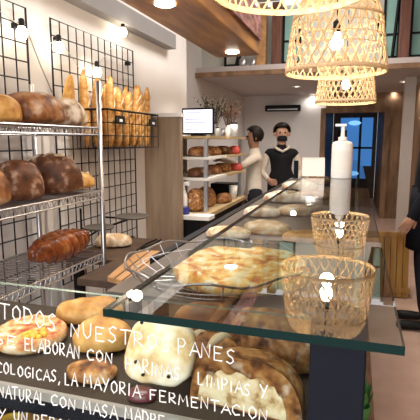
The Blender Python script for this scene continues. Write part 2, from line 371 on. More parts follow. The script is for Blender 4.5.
# glass faces: one slab mesh whose top reflects, underside passes light, edges are green
def slab(x0, x1, y0, y1, z0, z1, name, parent, top, edge=(1, 2), ax='z'):
    mb = MB(); mb.box(x0, x1, y0, y1, z0, z1)
    if ax == 'z': mb.m = [1, 0, 2, 2, 2, 2]
    else: mb.m = [2, 2, 0, 2, 1, 2]
    return mb.build(name, [top, M['glassthru'], M['glassedge'] if ax == 'z' else M['paneedge']], parent)
GX0 = at_z(102, 309, GZ).x; GX1 = at_z(405, 345, GZ).x
slab(GX0, GX1, YG, YE, GZ-.009, GZ, 'glass_top', case, M['glasstop'])
pane = slab(CX0-.3, PX0, YP, YP+.006, .76, PT, 'front_pane', case, M['pane'], ax='y')
slab(CX1-.006, CX1, YP+.05, YE-.06, .76, PT, 'side_pane', case, M['glassthru'], ax='y')
# shelves
Z1 = at_y(100, 396, YP+.03).z        # front bread shelf
Z2 = 1.07                            # long shelf behind
Z0 = Z1 - .125
sh = MB().box(CX0-.25, PX0-.004, YP+.02, YP+.30, Z1-.012, Z1).build('front_shelf', plain('dark_brown_shelf', (.05, .037, .028), .5), case)
MB().box(CX0-.25, PX0-.004, YP+.012, YP+.02, Z1-.012, Z1+.001).build('shelf_lip', plain('grey_lip', (.30, .28, .26), .5), sh)
MB().box(CX0-.25, PX0-.004, YP+.012, YP+.02, Z1-.034, Z1-.012).build('shelf_rail', M['navy'], sh)
MB().box(CX0-.25, PX0-.004, YP+.02, YP+.40, Z0-.012, Z0).build('lower_shelf', M['black'], case)
MB().box(CX0+.012, PX0-.004, YP+.46, YE-.06, Z2-.012, Z2).build('long_shelf', plain('brown_grey_shelf', (.12, .10, .085), .35), case)

# handwriting, stroke letters on the outside of the pane
GLY = {
 'A': [[(0,0),(.45,1),(.9,0)],[(.2,.38),(.72,.38)]], 'B': [[(0,0),(0,1),(.5,.95),(.6,.75),(.45,.55),(0,.5)],[(.45,.55),(.7,.35),(.6,.08),(0,0)]],
 'C': [[(.75,.85),(.45,1),(.1,.75),(.05,.35),(.3,.02),(.75,.12)]], 'D': [[(.05,0),(.05,1)],[(-.05,1),(.45,.9),(.75,.5),(.45,.08),(-.02,0)]],
 'E': [[(.7,.98),(.05,1),(.05,0),(.7,.02)],[(.05,.52),(.55,.54)]], 'F': [[(.7,1),(.05,.97),(.05,0)],[(.05,.52),(.55,.54)]],
 'G': [[(.75,.85),(.45,1),(.1,.75),(.05,.3),(.35,0),(.75,.2),(.75,.45),(.45,.45)]], 'H': [[(0,0),(.03,1)],[(.65,0),(.65,1)],[(0,.5),(.65,.52)]],
 'I': [[(.1,0),(.12,1)]], 'L': [[(.05,1),(.05,0),(.6,.03)]], 'M': [[(0,0),(.12,1),(.45,.35),(.8,1),(.92,0)]],
 'N': [[(0,0),(.05,1),(.65,.05),(.68,1)]], 'O': [[(.38,1),(.08,.75),(.06,.3),(.35,0),(.68,.25),(.7,.7),(.38,1)]],
 'P': [[(.05,0),(.05,1),(.5,.98),(.65,.75),(.45,.5),(.05,.48)]], 'R': [[(.05,0),(.05,1),(.5,.98),(.62,.75),(.45,.52),(.05,.48),(.7,0)]],
 'S': [[(.65,.88),(.4,1),(.1,.8),(.2,.58),(.52,.42),(.6,.2),(.35,0),(.02,.12)]], 'T': [[(.35,0),(.35,1)],[(-.05,.97),(.8,1)]],
 'U': [[(.02,1),(.05,.3),(.3,0),(.6,.25),(.65,1)]], 'Y': [[(0,1),(.35,.5)],[(.75,1),(.2,-.05)]], ',': [[(.15,.1),(.02,-.2)]]}
def word(mb, txt, x0, y0, x1, y1, cap, r=.0009):
    a = at_y(x0, y0, YP-.0004); b = at_y(x1, y1, YP-.0004); up = (at_y((x0+x1)/2, (y0+y1)/2-cap, YP-.0004) - at_y((x0+x1)/2, (y0+y1)/2, YP-.0004))
    adv = [(.55 if c == 'I' else .4 if c == ',' else 1.25 if c == 'M' else 1.0) for c in txt]; tot = sum(adv) - .2
    c0 = 0
    for ch, ad in zip(txt, adv):
        jz = random.uniform(-.06, .06); sc_ = random.uniform(.9, 1.08)
        for st in GLY[ch]:
            pts = []
            for i, (gx, gy) in enumerate(st):
                f = (c0 + gx)/tot
                p = a.lerp(b, f) + up*(gy*sc_ + jz); p.y = YP - .0004; pts.append(p)
            mb.tube(pts, r, 5)
        c0 += ad
LINES = [[('TODOS', 1, 318, 57, 331, 17), ('NUESTROS', 71, 336, 172, 352, 15), ('PANES', 178, 353, 236, 364, 15)],
 [('SE', -4, 344, 17, 348, 11), ('ELABORAN', 25, 350, 80, 359, 13), ('CON', 87, 359, 113, 365, 11), ('HARINAS', 126, 370, 181, 381, 13), ('LIMPIAS', 198, 384, 251, 396, 12), ('Y', 260, 397, 268, 398, 12)],
 [('ECOLOGICAS,', -10, 371, 60, 383, 11), ('LA', 65, 385, 77, 387, 13), ('MAYORIA', 84, 387, 140, 397, 13), ('FERMENTACION', 150, 399, 268, 421, 11)],
 [('NATURAL', -1, 397, 46, 405, 12), ('CON', 51, 405, 76, 411, 10), ('MASA', 83, 412, 117, 419, 13), ('MADRE', 125, 420, 165, 428, 13)],
 [('Y', -2, 418, 6, 420, 10), ('UN', 14, 421, 28, 424, 10), ('REPOSO', 34, 425, 80, 434, 11)]]
for ln in LINES:
    for wd in ln:
        mb = MB(); word(mb, *wd); mb.build('lettering', M['ink'], pane)

# ------------------------------------------------------------------ breads
def loaf_mesh(L, W, H, seed=0, px=2.3, lump=.03, nu=36, nv=20, flat=.35, fr=9, bend=0.0, M2=None, mb=None, mi=0):
    """a domed loaf lying on z=0, long axis x"""
    mb = mb or MB(); vs_ = []; fs = []
    for j in range(nv+1):
        ph = -PI/2 + PI*j/nv
        for i in range(nu):
            th = 2*PI*i/nu
            ct, st = math.cos(th), math.sin(th); cp, sp = math.cos(ph), math.sin(ph)
            sg = lambda v, e: math.copysign(abs(v)**e, v)
            e = 2/px
            x = sg(ct, e)*cp**.85*L/2 if cp > 0 else 0
            y = sg(st, e)*cp**.85*W/2 if cp > 0 else 0
            h1 = H*flat/(1+flat); h2 = H - h1
            z = h1 + (sg(sp, .8)*h2 if sp > 0 else sg(sp, .6)*h1)
            p = Vector((x, y, z)); d = noise.noise(Vector((x*fr+seed*3.1, y*fr, z*fr+seed))) + .5*noise.noise(Vector((x*fr*2.6, y*fr*2.6+seed, z*fr*2.6)))
            k = 1 + lump*d*2
            p = Vector((x*k, y*k, max(0, h1 + (z-h1)*(k + lump*d*2)))); p.y += bend*(x/L*2)**2
            if M2 is not None: p = M2 @ p
            vs_.append(p)
    for j in range(nv):
        for i in range(nu):
            l = (i+1) % nu
            fs.append((j*nu+i, j*nu+l, (j+1)*nu+l, (j+1)*nu+i))
    return mb.add(vs_, fs, mi)
def loaf(name, label, mat, loc, L, W, H, rz=0, seed=0, scores=0, cross=False, tilt=0, group=None, smat=None, ang=.6, roll=0, **kw):
    o = loaf_mesh(L, W, H, seed, **kw).build(name, mat, None, True)
    o.location = loc; o.rotation_euler = (roll, tilt, rz)
    tag(o, label, 'bread', group)
    for k in range(scores):
        f = (k+.5)/scores - .5; pts = []
        for t in range(9):
            q = t/8 - .5
            x = f*L*.75 + q*W*ang*.7; y = q*W*.62
            rr = (abs(2*x/L)**2.3 + abs(2*y/W)**2.3)
            z = H*.26 + H*.74*max(0, 1-rr)**.42
            pts.append((x, y, z - .002))
        MB().tube(pts, [.002, .005, .007, .008, .008, .008, .007, .005, .002], 6).build('score', smat or BR['score'], o, True)
    return o

# ---- chrome rack on the left
RX0, RX1, RY0, RY1 = -1.452, -1.10, .95, at_x(100, 141, -1.10).y
rack = thing('wire_rack', 'chrome wire shelving rack holding loaves against the left wall', 'rack', (0, 0, 0))
for x in (RX0, RX1):
    for y in (RY0, RY1):
        MB().tube([(x, y, 0.0), (x, y, 1.69)], .0115, 10).lathe([(.016, 0), (.016, .02)], (x, y, 0), 10).build('post', M['chrome'], rack, True)
RS = [1.487, 1.205, .915]
for z in RS + [.35]:
    mb = MB()
    for x in (RX0, RX1):
        for dz in (0, -.03): mb.tube([(x, RY0, z+dz), (x, RY1, z+dz)], .004, 6)
        for k in range(30):
            y = RY0 + (RY1-RY0)*k/30; d = (RY1-RY0)/30
            mb.tube([(x, y, z-.03), (x, y+d/2, z), (x, y+d, z-.03)], .002, 4)
    for y in (RY0, RY1):
        for dz in (0, -.03): mb.tube([(RX0, y, z+dz), (RX1, y, z+dz)], .004, 6)
    for k in range(1, 38):
        y = RY0 + (RY1-RY0)*k/38; mb.tube([(RX0, y, z+.003), (RX1, y, z+.003)], .0022, 4)
    for x in (RX0+.12, RX0+.25): mb.tube([(x, RY0, z-.002), (x, RY1, z-.002)], .003, 5)
    mb.build('shelf', M['chrome'], rack)
S = [z + .0055 for z in RS]
def ry(px, X): return at_x(px, 141, X).y
g = None
loaf('round_loaf', 'pale yellow loaf at the left end of the top rack shelf', BR['gold'], (-1.22, ry(0, -1.22), S[0]), .15, .15, .10, 0, 1)
loaf('round_loaf', 'large brown floured round loaf on the top rack shelf', BR['brown'], (-1.22, ry(33, -1.22), S[0]), .235, .22, .125, PI/2, 2, px=2.8)
loaf('scored_loaf', 'pale floured loaf with slashed crust on the top rack shelf', BR['flour'], (-1.20, ry(68, -1.20), S[0]), .23, .15, .115, PI/2+.2, 3, scores=4)
loaf('round_loaf', 'brown loaf cut off by the left picture edge on the middle rack shelf', BR['brown'], (-1.19, ry(-16, -1.19), S[1]), .14, .14, .13, .3, 4)
loaf('country_loaf', 'dark round country loaf on the middle rack shelf', BR['dark'], (-1.2, ry(15, -1.2), S[1]), .17, .19, .15, 1.2, 5, px=2.6)
loaf('floured_batard', 'dark floured slashed batard leaning on the middle rack shelf', BR['dark'], (-1.22, ry(49, -1.22), S[1]), .26, .13, .165, .5, 6, scores=5, smat=BR['flour'])
loaf('golden_roll', 'long golden roll at the right end of the middle rack shelf', BR['gold'], (-1.22, ry(79, -1.22), S[1]), .19, .10, .075, PI/2, 7, scores=3, px=2.0)
# braided loaf
ch = MB()
CL = .37
for k in range(3):
    pts = []; rs = []
    for i in range(61):
        t = i/60; a = t*PI*2*2.6 + k*2*PI/3
        env = math.sin(PI*min(.97, max(.03, t)))**.5
        pts.append((-CL/2 + CL*t, .036*env*math.sin(a), .040 + .018*env*math.sin(2*a))); rs.append(.012 + .026*env)
    ch.tube(pts, rs, 12)
co = ch.build('braided_loaf', BR['challah'], None, True)
co.location = (-1.20, (ry(22, -1.2)+ry(84, -1.2))/2, S[2]+.018); co.rotation_euler = (0, 0, PI/2)
co.scale = (1, 1, 1.15)
tag(co, 'glossy dark brown braided loaf on the lowest visible rack shelf', 'bread')
# ---- wire grid panels on the wall
def grid(name, label, y0, y1, z0, z1, ny, nz_):
    t = thing(name, label, 'wire panel', (0, 0, 0)); x = WL + .024
    mb = MB()
    for k in range(1, ny):
        y = y0 + (y1-y0)*k/ny; mb.tube([(x, y, z0), (x, y, z1)], .0034, 5)
    for k in range(1, nz_):
        z = z0 + (z1-z0)*k/nz_; mb.tube([(x+.004, y0, z), (x+.004, y1, z)], .0034, 5)
    mb.build('mesh_wires', M['blackwire'], t)
    MB().tube([(x, y0, z0), (x, y1, z0), (x, y1, z1), (x, y0, z1)], .0052, 8, True).build('frame', M['blackwire'], t)
    for y in (y0+.06, y1-.06):
        for z in (z1-.09, z0+.09):
            MB().box(WL, x+.008, y-.012, y+.012, z-.012, z+.012).build('wall_clip', M['black'], t)
p1 = at_x(50, 18, WL+.024); p2 = at_x(129, 45, WL+.024); p3 = at_x(25, 4, WL+.024)
grid('wire_grid_panel', 'black wire grid wall panel on the right with the baguette basket', p1.y, p2.y+.05, .66, p1.z, 12, 17)
grid('wire_grid_panel', 'black wire grid wall panel at the left picture edge', p3.y-.8, p3.y, .66, p1.z, 10, 17)
# ---- string lights
cordpts = [(-2, 10), (12, 20), (22, 26), (40, 50), (56, 40), (62, 42), (80, 70), (97, 66), (110, 50), (123, 26)]
st = thing('string_lights', 'string of warm bulbs hung along the black wire wall panels', 'string lights', (0, 0, 0))
MB().tube([at_x(a, b, WL+.05) for a, b in cordpts], .0016, 5).build('cord', plain('clear_cord', (.45, .42, .38), .4), st)
for px, py in ((22, 31), (59, 46), (97, 71), (123, 31)):
    p = at_x(px, py, WL+.06)
    b = MB().lathe([(0, -.036), (.016, -.032), (.026, -.012), (.021, .006), (.012, .02), (0, .024)], p, 16).build('bulb', M['bulb2'], st, True)
    MB().lathe([(.013, .018), (.013, .05), (.005, .055)], p, 12).build('socket', M['black'], b)
    lamp('string_bulb_lamp', 'POINT', (p.x+.05, p.y, p.z), 0.45, (1, .86, .66), size=.04)
c0 = at_x(27, 30, WL+.012); c1 = at_x(52, 92, WL+.012)
tag(MB().tube([c0, c0.lerp(c1, .5)+Vector((0, 0, -.01)), c1], .0035, 6).build('power_cable', plain('grey_cable', (.3, .28, .26), .5)), 'thin grey cable sloping down the wall between the wire panels', 'cable')

# ---- baguette basket
bc = at_x(131, 130, -1.33); BKX0, BKX1 = -1.462, -1.27
BY0, BY1 = at_x(108, 130, -1.27).y, at_x(158, 130, -1.27).y
zb, zt = at_x(131, 148, -1.27).z, at_x(131, 112, -1.27).z
bk = thing('baguette_basket', 'black wire basket full of baguettes hung on the wall panel', 'basket', (0, 0, 0))
mb = MB()
for z in (zb, (zb*2+zt)/3, (zb+2*zt)/3): mb.tube([(BKX0, BY0, z), (BKX1, BY0, z), (BKX1, BY1, z), (BKX0, BY1, z)], .003, 6, True)
for k in range(9):
    y = BY0 + (BY1-BY0)*k/8; mb.tube([(BKX0, y, zt), (BKX0, y, zb), (BKX1, y, zb), (BKX1, y, zt)], .0025, 5)
for k in range(5):
    x = BKX0 + (BKX1-BKX0)*k/4; mb.tube([(x, BY0, zt), (x, BY0, zb), (x, BY1, zb), (x, BY1, zt)], .0025, 5)
mb.build('wire_body', M['blackwire'], bk)
MB().tube([(BKX0, BY0, zt), (BKX1, BY0, zt), (BKX1, BY1, zt), (BKX0, BY1, zt)], .006, 8, True).build('rim', M['black'], bk)
for y in (BY0+.12, BY1-.1):
    MB().box(BKX1+.004, BKX1+.012, y-.05, y+.05, zt-.075, zt-.03).build('clip', M['black'], bk)
    MB().box(BKX1+.012, BKX1+.016, y-.014, y+.014, zt-.062, zt-.048).build('price_tag', M['paper'], bk)
def baguette(L, r, seed):
    mb = MB(); pts = []; rs = []
    for i in range(25):
        t = i/24; e = max(.02, 1-abs(2*t-1)**3.2)**.55
        pts.append((.004*math.sin(t*5+seed), .004*math.cos(t*6+seed), L*t))
        rs.append(r*e*(1+.05*noise.noise(Vector((t*9, seed, 0)))))
    mb.tube(pts, rs, 14)
    o = mb.build('baguette', BR['baguette'], None, True)
    for k in range(4):
        z = L*(.2+.19*k); q = []
        for s_ in range(7):
            u = s_/6-.5; a = u*1.1 - PI/5
            q.append((math.cos(a)*r*.96, math.sin(a)*r*.96, z + u*r*3.2))
        MB().tube(q, [.001, .003, .0045, .005, .0045, .003, .001], 5).build('score', BR['score'], o, True)
    return o
bg0 = baguette(.50, .0255, 1)
tag(bg0, 'golden scored baguette standing in the black wire basket on the wall', 'bread', 'baguettes in the wall basket')
n = 0
for ix in range(3):
    for iy in range(6):
        x = BKX0+.042 + ix*.055; y = BY0 + .05 + iy*(BY1-BY0-.19)/5 + (ix-1)*.03
        o = bg0 if n == 0 else dup(bg0, (0, 0, 0))
        o.location = (x, y, zb+.006)
        o.rotation_euler = (-.02 - iy*.07 + random.uniform(-.006, .006), (ix-1)*.02 + .03, random.uniform(0, .8))
        o.scale = (1, 1, random.uniform(.66, .9))
        n += 1
# fougasse leaning behind the pole, on the top shelf end
fg = MB()
loaf_mesh(.27, .10, .03, 11, px=1.8, mb=fg)
fo = fg.build('leaf_bread', BR['gold'], None, True)
p = at_x(72, 100, -1.41)
fo.location = (-1.42, p.y, 1.497); fo.rotation_euler = (0, -PI/2+.12, 0.0); fo.location.z = S[0]+.137
tag(fo, 'small golden leaf shaped bread propped upright behind the slashed loaf', 'bread')

# ---- prep table with board, plates
TZ = .87
tb = thing('prep_table', 'low dark side table beside the wire rack', 'table', (0, 0, 0))
LP = [(-1.34, 1.86), (-1.075, 1.86), (-1.075, 1.56), (-.80, 1.56), (-.80, 2.36), (-1.34, 2.36)]
MB().add([(x, y, TZ-.03) for x, y in LP] + [(x, y, TZ) for x, y in LP], [(5,4,3,2,1,0), (6,7,8,9,10,11)] + [(i, (i+1) % 6, (i+1) % 6+6, i+6) for i in range(6)]).build('table_top', M['darkwood'], tb, bevel=.003)
for x, y in ((-1.32, 1.89), (-1.32, 2.30), (-.85, 2.30), (-.85, 1.58)): MB().box(x, x+.04, y, y+.04, 0, TZ-.03).build('leg', M['black'], tb)
q = [at_z(107, 277, TZ+.02), at_z(131, 283, TZ+.02), at_z(175, 252, TZ+.02), at_z(139, 250, TZ+.02)]
cb = MB()
vs_ = [Vector((v.x, v.y, TZ)) for v in q] + [Vector((v.x, v.y, TZ+.022)) for v in q]
cb.add(vs_, [(3,2,1,0),(4,5,6,7),(0,1,5,4),(1,2,6,5),(2,3,7,6),(3,0,4,7)])
cbo = tag(cb.build('chopping_board', M['board'], bevel=.003), 'brown wooden board lying on the side table beyond the front pane', 'board')
for f in (.33, .66):
    a_, b_ = q[0].lerp(q[1], f), q[3].lerp(q[2], f)
    MB().tube([(a_.x, a_.y, TZ+.022), (b_.x, b_.y, TZ+.022)], .003, 5).build('groove', M['darkwood'], cbo)
M['pewter'] = plain('dark_pewter', (.16, .14, .12), .5, .5)
def wall_tray(px, py, Y, r, label):
    p = at_y(px, py, Y)
    t = thing('wall_tray', label, 'tray', p)
    MB().lathe([(0, -.012), (r*.9, -.010), (r, -.002), (r, .004), (r*.93, 0), (0, -.002)], n=32).build('plate', M['pewter'], t, True)
    xw = WL + .03 - p.x
    MB().tube([(xw, 0, .10), (xw, 0, -.10)], .006, 6).build('wall_plate', M['black'], t)
    MB().tube([(xw, 0, -.09), (0, 0, -.014)], .006, 6).tube([(xw, 0, -.016), (0, 0, -.016)], .006, 6).build('bracket', M['black'], t)
wall_tray(99, 227, 2.2, .085, 'dark round tray on a wall bracket behind the chrome rack post')
wall_tray(132, 216, 2.42, .10, 'dark round tray on a wall bracket near the plank partition')
pb = at_z(92, 262, TZ)
loaf('flat_loaf', 'pale brown flat loaf on the side table behind the rack post', BR['pale'], (-1.22, 2.12, TZ), .20, .12, .07, .4, 21)
tm = at_y(131, 262, 2.3)
tgo = thing('bread_tongs', 'dark metal tongs lying on the side table beside the board', 'tongs', (-1.05, 2.20, TZ))
for s_ in (-1, 1):
    MB().tube([(0, -.14, .006), (s_*.02, .0, .006), (s_*.014, .13, .006)], .005, 6).build('arm', M['black'], tgo)

# ---- partition
sbox('wall_partition', (WL, at_y(180, 180, 3.1).x, 3.1, 3.16, 0, at_y(160, 117, 3.1).z), M['plank'], 'brown plank partition with a white cap')
sbox('trim_8', (WL, at_y(180, 180, 3.1).x+.01, 3.09, 3.17, at_y(160, 117, 3.1).z, at_y(160, 113, 3.1).z), M['whitepl'], 'white cap on the plank partition')

# ---- back worktop and shelving unit
wt = thing('back_worktop', 'long oak worktop behind the counter with a pale near end', 'worktop', (0, 0, 0))
MB().box(WL+.006, -1.06, 3.32, 4.55, .84, .875).build('oak_top', M['oak'], wt, bevel=.003)
MB().box(WL+.006, -1.02, 3.18, 3.32, .84, .872).build('pale_top', M['paper'], wt, bevel=.003)
MB().box(WL+.006, -1.10, 3.2, 4.53, 0, .84).build('cabinet', M['black'], wt)
UX1 = at_y(209, 180, 3.36).x
su = thing('bread_shelving', 'timber shelving unit with trays of bread on the back worktop', 'shelf', (0, 0, 0))
UZ = [at_y(196, 178, 3.36).z, at_y(196, 157, 3.36).z, at_y(196, 136, 3.36).z]
for i, z in enumerate(UZ):
    MB().box(WL, UX1, 3.36, 3.86, z-.02, z).build('shelf', M['oak'] if i == 2 else M['paper'], su)
    MB().box(WL if i < 2 else WL, UX1+.02, 3.86, 4.5, z-.02, z).build('shelf', M['oak'], su)
for x in (WL+.03, UX1-.03):
    for y in (3.38, 4.46):
        MB().box(x-.015, x+.015, y-.015, y+.015, .875, UZ[2]-.02).build('upright', M['steel'], su)
random.seed(3)
for j, z in enumerate(UZ[:2]):
    for k in range(3):
        y = 3.5 + k*.33
        lab = '%s loaf on the %s shelf of the back shelving' % (['nearest', 'middle', 'farthest'][k], ['lower', 'upper'][j])
        loaf('shelf_loaf', lab, [BR['dark'], BR['brown'], BR['crust']][(j+k) % 3], (UX1-.13, y, z), .26, .17, .08, PI/2+random.uniform(-.3, .3), 40+j*5+k, nu=20, nv=12)
for k in range(2):
    loaf('sandwich_loaf', ['tall brown tin loaf under the back shelving, nearer one', 'tall brown tin loaf under the back shelving, farther one'][k], BR['crust'], (-1.22, 3.45+k*.24, .875), .24, .16, .17, PI/2, 60+k, px=3.4, nu=20, nv=12)
loaf('small_loaf', 'small golden loaf on the oak worktop edge', BR['brown'], (-1.13, 3.95, .875), .2, .12, .09, 1.3, 66, nu=20, nv=12)
# monitor
mz = UZ[2]
a = at_y(181, 108, 3.4); b = at_y(213, 135, 3.4)
mo = thing('order_screen', 'bright white order screen standing on the back shelving', 'monitor', ((a.x+b.x)/2, 3.42, mz))
W2 = (b.x-a.x)/2; H2 = a.z-mz
MB().box(-W2, W2, 0, .025, .012, H2).build('casing', M['black'], mo, bevel=.003)
sc_ = MB().box(-W2+.012, W2-.012, -.003, 0, .026, H2-.014).build('screen', M['screen'], mo)
mb = MB()
for k in range(6):
    z = .05 + k*(H2-.09)/5
    mb.box(-W2+.03, -W2+.03+(W2*1.3)*[.9, .6, 1, .7, .5, .8][k], -.0045, -.003, z, z+.006)
mb.build('text_rows', M['scrline'], sc_)
MB().box(-.05, .05, -.02, .06, 0, .012).build('foot', M['black'], mo)
# plants and jars on top
def vase_plant(name, label, loc, h, spread, ns, seed, cmat, vmat):
    rnd = random.Random(seed)
    t = thing(name, label, 'plant', loc)
    MB().lathe([(.03, 0), (.038, .03), (.03, .075), (.02, .09), (.024, .1), (.02, .1), (.015, .085), (0, .02)], n=20).build('vase', vmat, t, True)
    sm = MB(); lm = MB()
    for k in range(ns):
        a = rnd.uniform(0, 2*PI); s_ = rnd.uniform(.2, 1)*spread; hh = h*rnd.uniform(.6, 1)
        tip = Vector((math.cos(a)*s_, math.sin(a)*s_, hh)); mid = tip*.5 + Vector((0, 0, h*.12))
        sm.tube([(0, 0, .02), mid, tip], .0022, 4)
        for q in range(9):
            f = .45 + .55*q/8; c = mid.lerp(tip, (f-.45)/.55)
            d = Vector((rnd.uniform(-1, 1), rnd.uniform(-1, 1), rnd.uniform(-.2, 1))).normalized()*rnd.uniform(.02, .035)
            sd = d.cross(Vector((0, 0, 1))).normalized()*.008
            lm.add([c, c+d*.5+sd, c+d, c+d*.5-sd, c+d*.5+Vector((0, 0, .004))], [(0,1,4), (1,2,4), (2,3,4), (3,0,4)])
    sm.build('stems', M['darkwood'], t); lm.build('foliage', cmat, t)
M['dryleaf'] = plain('dark_dried_leaf', (.045, .05, .03), .7, var=.5, scale=30)
M['dryrust'] = plain('rust_dried_flower', (.14, .06, .03), .7, var=.5, scale=30)
zt2 = UZ[2]
pv = at_y(214, 125, 3.7)
vase_plant('dried_flowers', 'dark dried flower bunch standing behind the order screen', (pv.x, 3.7, zt2), .34, .16, 30, 1, M['dryleaf'], M['steel'])
pv = at_y(229, 125, 4.0)
vase_plant('dried_flowers', 'rust coloured dried flower bunch right of the order screen', (pv.x, 4.0, zt2), .33, .12, 24, 2, M['dryrust'], M['whitepl'])
for px, Y, r, h, lab, mt in ((217, 3.5, .018, .07, 'small white pot right beside the order screen', 'whitepl'), (223, 3.6, .018, .06, 'small steel pot second from the order screen', 'steel'), (234, 3.75, .032, .115, 'white lidded canister on the back shelving below the rust flowers', 'whitepl')):
    pv = at_y(px, 130, Y)
    o = tag(MB().lathe([(0, 0), (r, 0), (r, h*.85), (r*.85, h*.88), (0, h*.88)], (pv.x, Y, zt2), 20).build('canister', M[mt], smooth=True), lab, 'jar')
    MB().lathe([(r*.9, h*.88), (r*.9, h), (0, h)], (pv.x, Y, zt2), 20).build('lid', M['black'], o)
# bottle with blue cap-foot, red bags, cup on worktop
pv = at_z(184, 222, .875); pv = at_y(185, 200, 3.28)
sb = thing('spray_bottle', 'white spray bottle with a blue bottom on the worktop end', 'bottle', (pv.x, 3.25, .872))
MB().lathe([(.0, 0), (.045, 0), (.045, .05), (.04, .055)], n=24).build('blue_bottom', M['blue'], sb, True)
MB().lathe([(.028, .05), (.03, .08), (.028, .15), (.012, .19), (.012, .22)], n=24).build('body', M['whitepl'], sb, True)
MB().box(-.012, .05, -.012, .012, .22, .25).build('trigger_head', M['whitepl'], sb, bevel=.003)
for k, (px, py, Y) in enumerate(((232, 152, 4.25), (236, 170, 4.35))):
    pv = at_y(px, py, Y); z = UZ[1] if k == 0 else UZ[0]
    o = loaf_mesh(.13, .10, .075, 70+k, nu=20, nv=12).build('red_packet', M['red'], None, True); o.location = (UX1-.04, Y, z)
    tag(o, ['red wrapped packet on the upper back shelf by the worker', 'red wrapped packet on the lower back shelf by the worker'][k], 'packet')
pv = at_y(238, 198, 4.3)
tag(MB().lathe([(0, 0), (.035, 0), (.042, .13), (.038, .13), (.032, .01), (0, .01)], (-1.12, 4.25, .875), 24).build('white_cup', M['paper'], smooth=True), 'white cup on the oak worktop near the workers', 'cup')
ck = MB().box(-.12, .12, -.1, .1, 0, .14).build('till_box', M['black'], bevel=.01); ck.location = (-1.25, 4.4, .875)
tag(ck, 'black till box on the far end of the oak worktop', 'till')

# ------------------------------------------------------------------ things in the case
# front shelf
def disc_bread(name, label, mat, loc, r, h, seed, rz=0, sx=1.0, lum=.16):
    mb = MB(); prof = [(0, 0), (r*.86, 0), (r*.97, h*.25), (r, h*.5), (r*.96, h*.85), (r*.9, h), (r*.82, h*.9), (r*.6, h*.88), (r*.4, h*.92), (r*.2, h*.95), (0, h*.95)]
    mb.lathe(prof, n=44)
    # break the lathe's evenness
    v2 = []
    for v in mb.v:
        p = Vector(v); d = noise.noise(Vector((p.x*22+seed, p.y*22, seed))) + .6*noise.noise(Vector((p.x*55, p.y*55+seed, 3)))
        p.x *= sx*(1+.05*noise.noise(Vector((p.x*9+seed, p.y*9, 1)))); p.y *= (1+.05*noise.noise(Vector((p.x*9, p.y*9+seed, 2))))
        if p.z > h*.3: p.z += d*h*lum
        v2.append(tuple(p))
    mb.v = v2
    o = mb.build(name, mat, None, True); o.location = loc; o.rotation_euler = (0, 0, rz)
    return tag(o, label, 'bread')
yf = YP + .13
pz = at_z(38, 372, Z1+.02)
px_ = disc_bread('small_pizza', 'round topped flatbread with a yellow patch behind the front pane at left', BR['pizza'], (at_y(33, 370, .62).x, .62, Z1), .062, .026, 3)
for k in range(16):
    a = random.uniform(0, 2*PI); r = random.uniform(0, .018)
    o = loaf_mesh(.013, .009, .008, k, nu=10, nv=6).build('cheese_crumb', BR['cheese'], px_, True)
    o.location = (.026+math.cos(a)*r, -.02+math.sin(a)*r, .022); o.rotation_euler = (random.uniform(-.4, .4), 0, a)
loaf('bread_roll', 'orange brown crusty roll behind the front pane beside the topped flatbread', BR['gold'], (at_y(104, 365, .64).x, .64, Z1), .095, .08, .048, .2, 31, lump=.05, fr=25)
loaf('seeded_roll', 'dull brown seeded roll in front of the orange crusty roll', BR['crust'], (at_y(92, 375, .545).x, .545, Z1), .075, .05, .026, .1, 33, lump=.05, fr=30)
loaf('long_loaf', 'tan long loaf at the back of the front shelf under the word NUESTROS', BR['baguette'], (at_y(92, 330, .74).x, .735, Z1), .13, .07, .045, .35, 51, lump=.05, fr=20)
# pale slab leaning
sb_ = MB(); loaf_mesh(.096, .092, .03, 35, px=3.2, lump=.08, fr=22, mb=sb_)
sl = sb_.build('flat_slab_bread', BR['slab'], None, True)
pp = at_y(166, 391, .575)
sl.rotation_euler = (math.radians(62), math.radians(4), .05); sl.location = (pp.x, .565, Z1+.047)
tag(sl, 'pale floured slab of bread with dark spots propped up behind the lettering', 'bread')
for x, y in ((-.026, -.020), (-.012, -.034), (.024, -.030), (-.030, .033)):
    MB().lathe([(0, .0), (.0028, .0), (.002, .0025), (0, .003)], (x, y, .0285), 8).build('olive_spot', BR['olive'], sl, True)
loaf('glazed_bun', 'dark red glazed bun low in front of the pale slab bread', BR['redfruit'], (at_y(143, 388, .52).x, .517, Z1), .04, .03, .016, .2, 36, nu=20, nv=12)
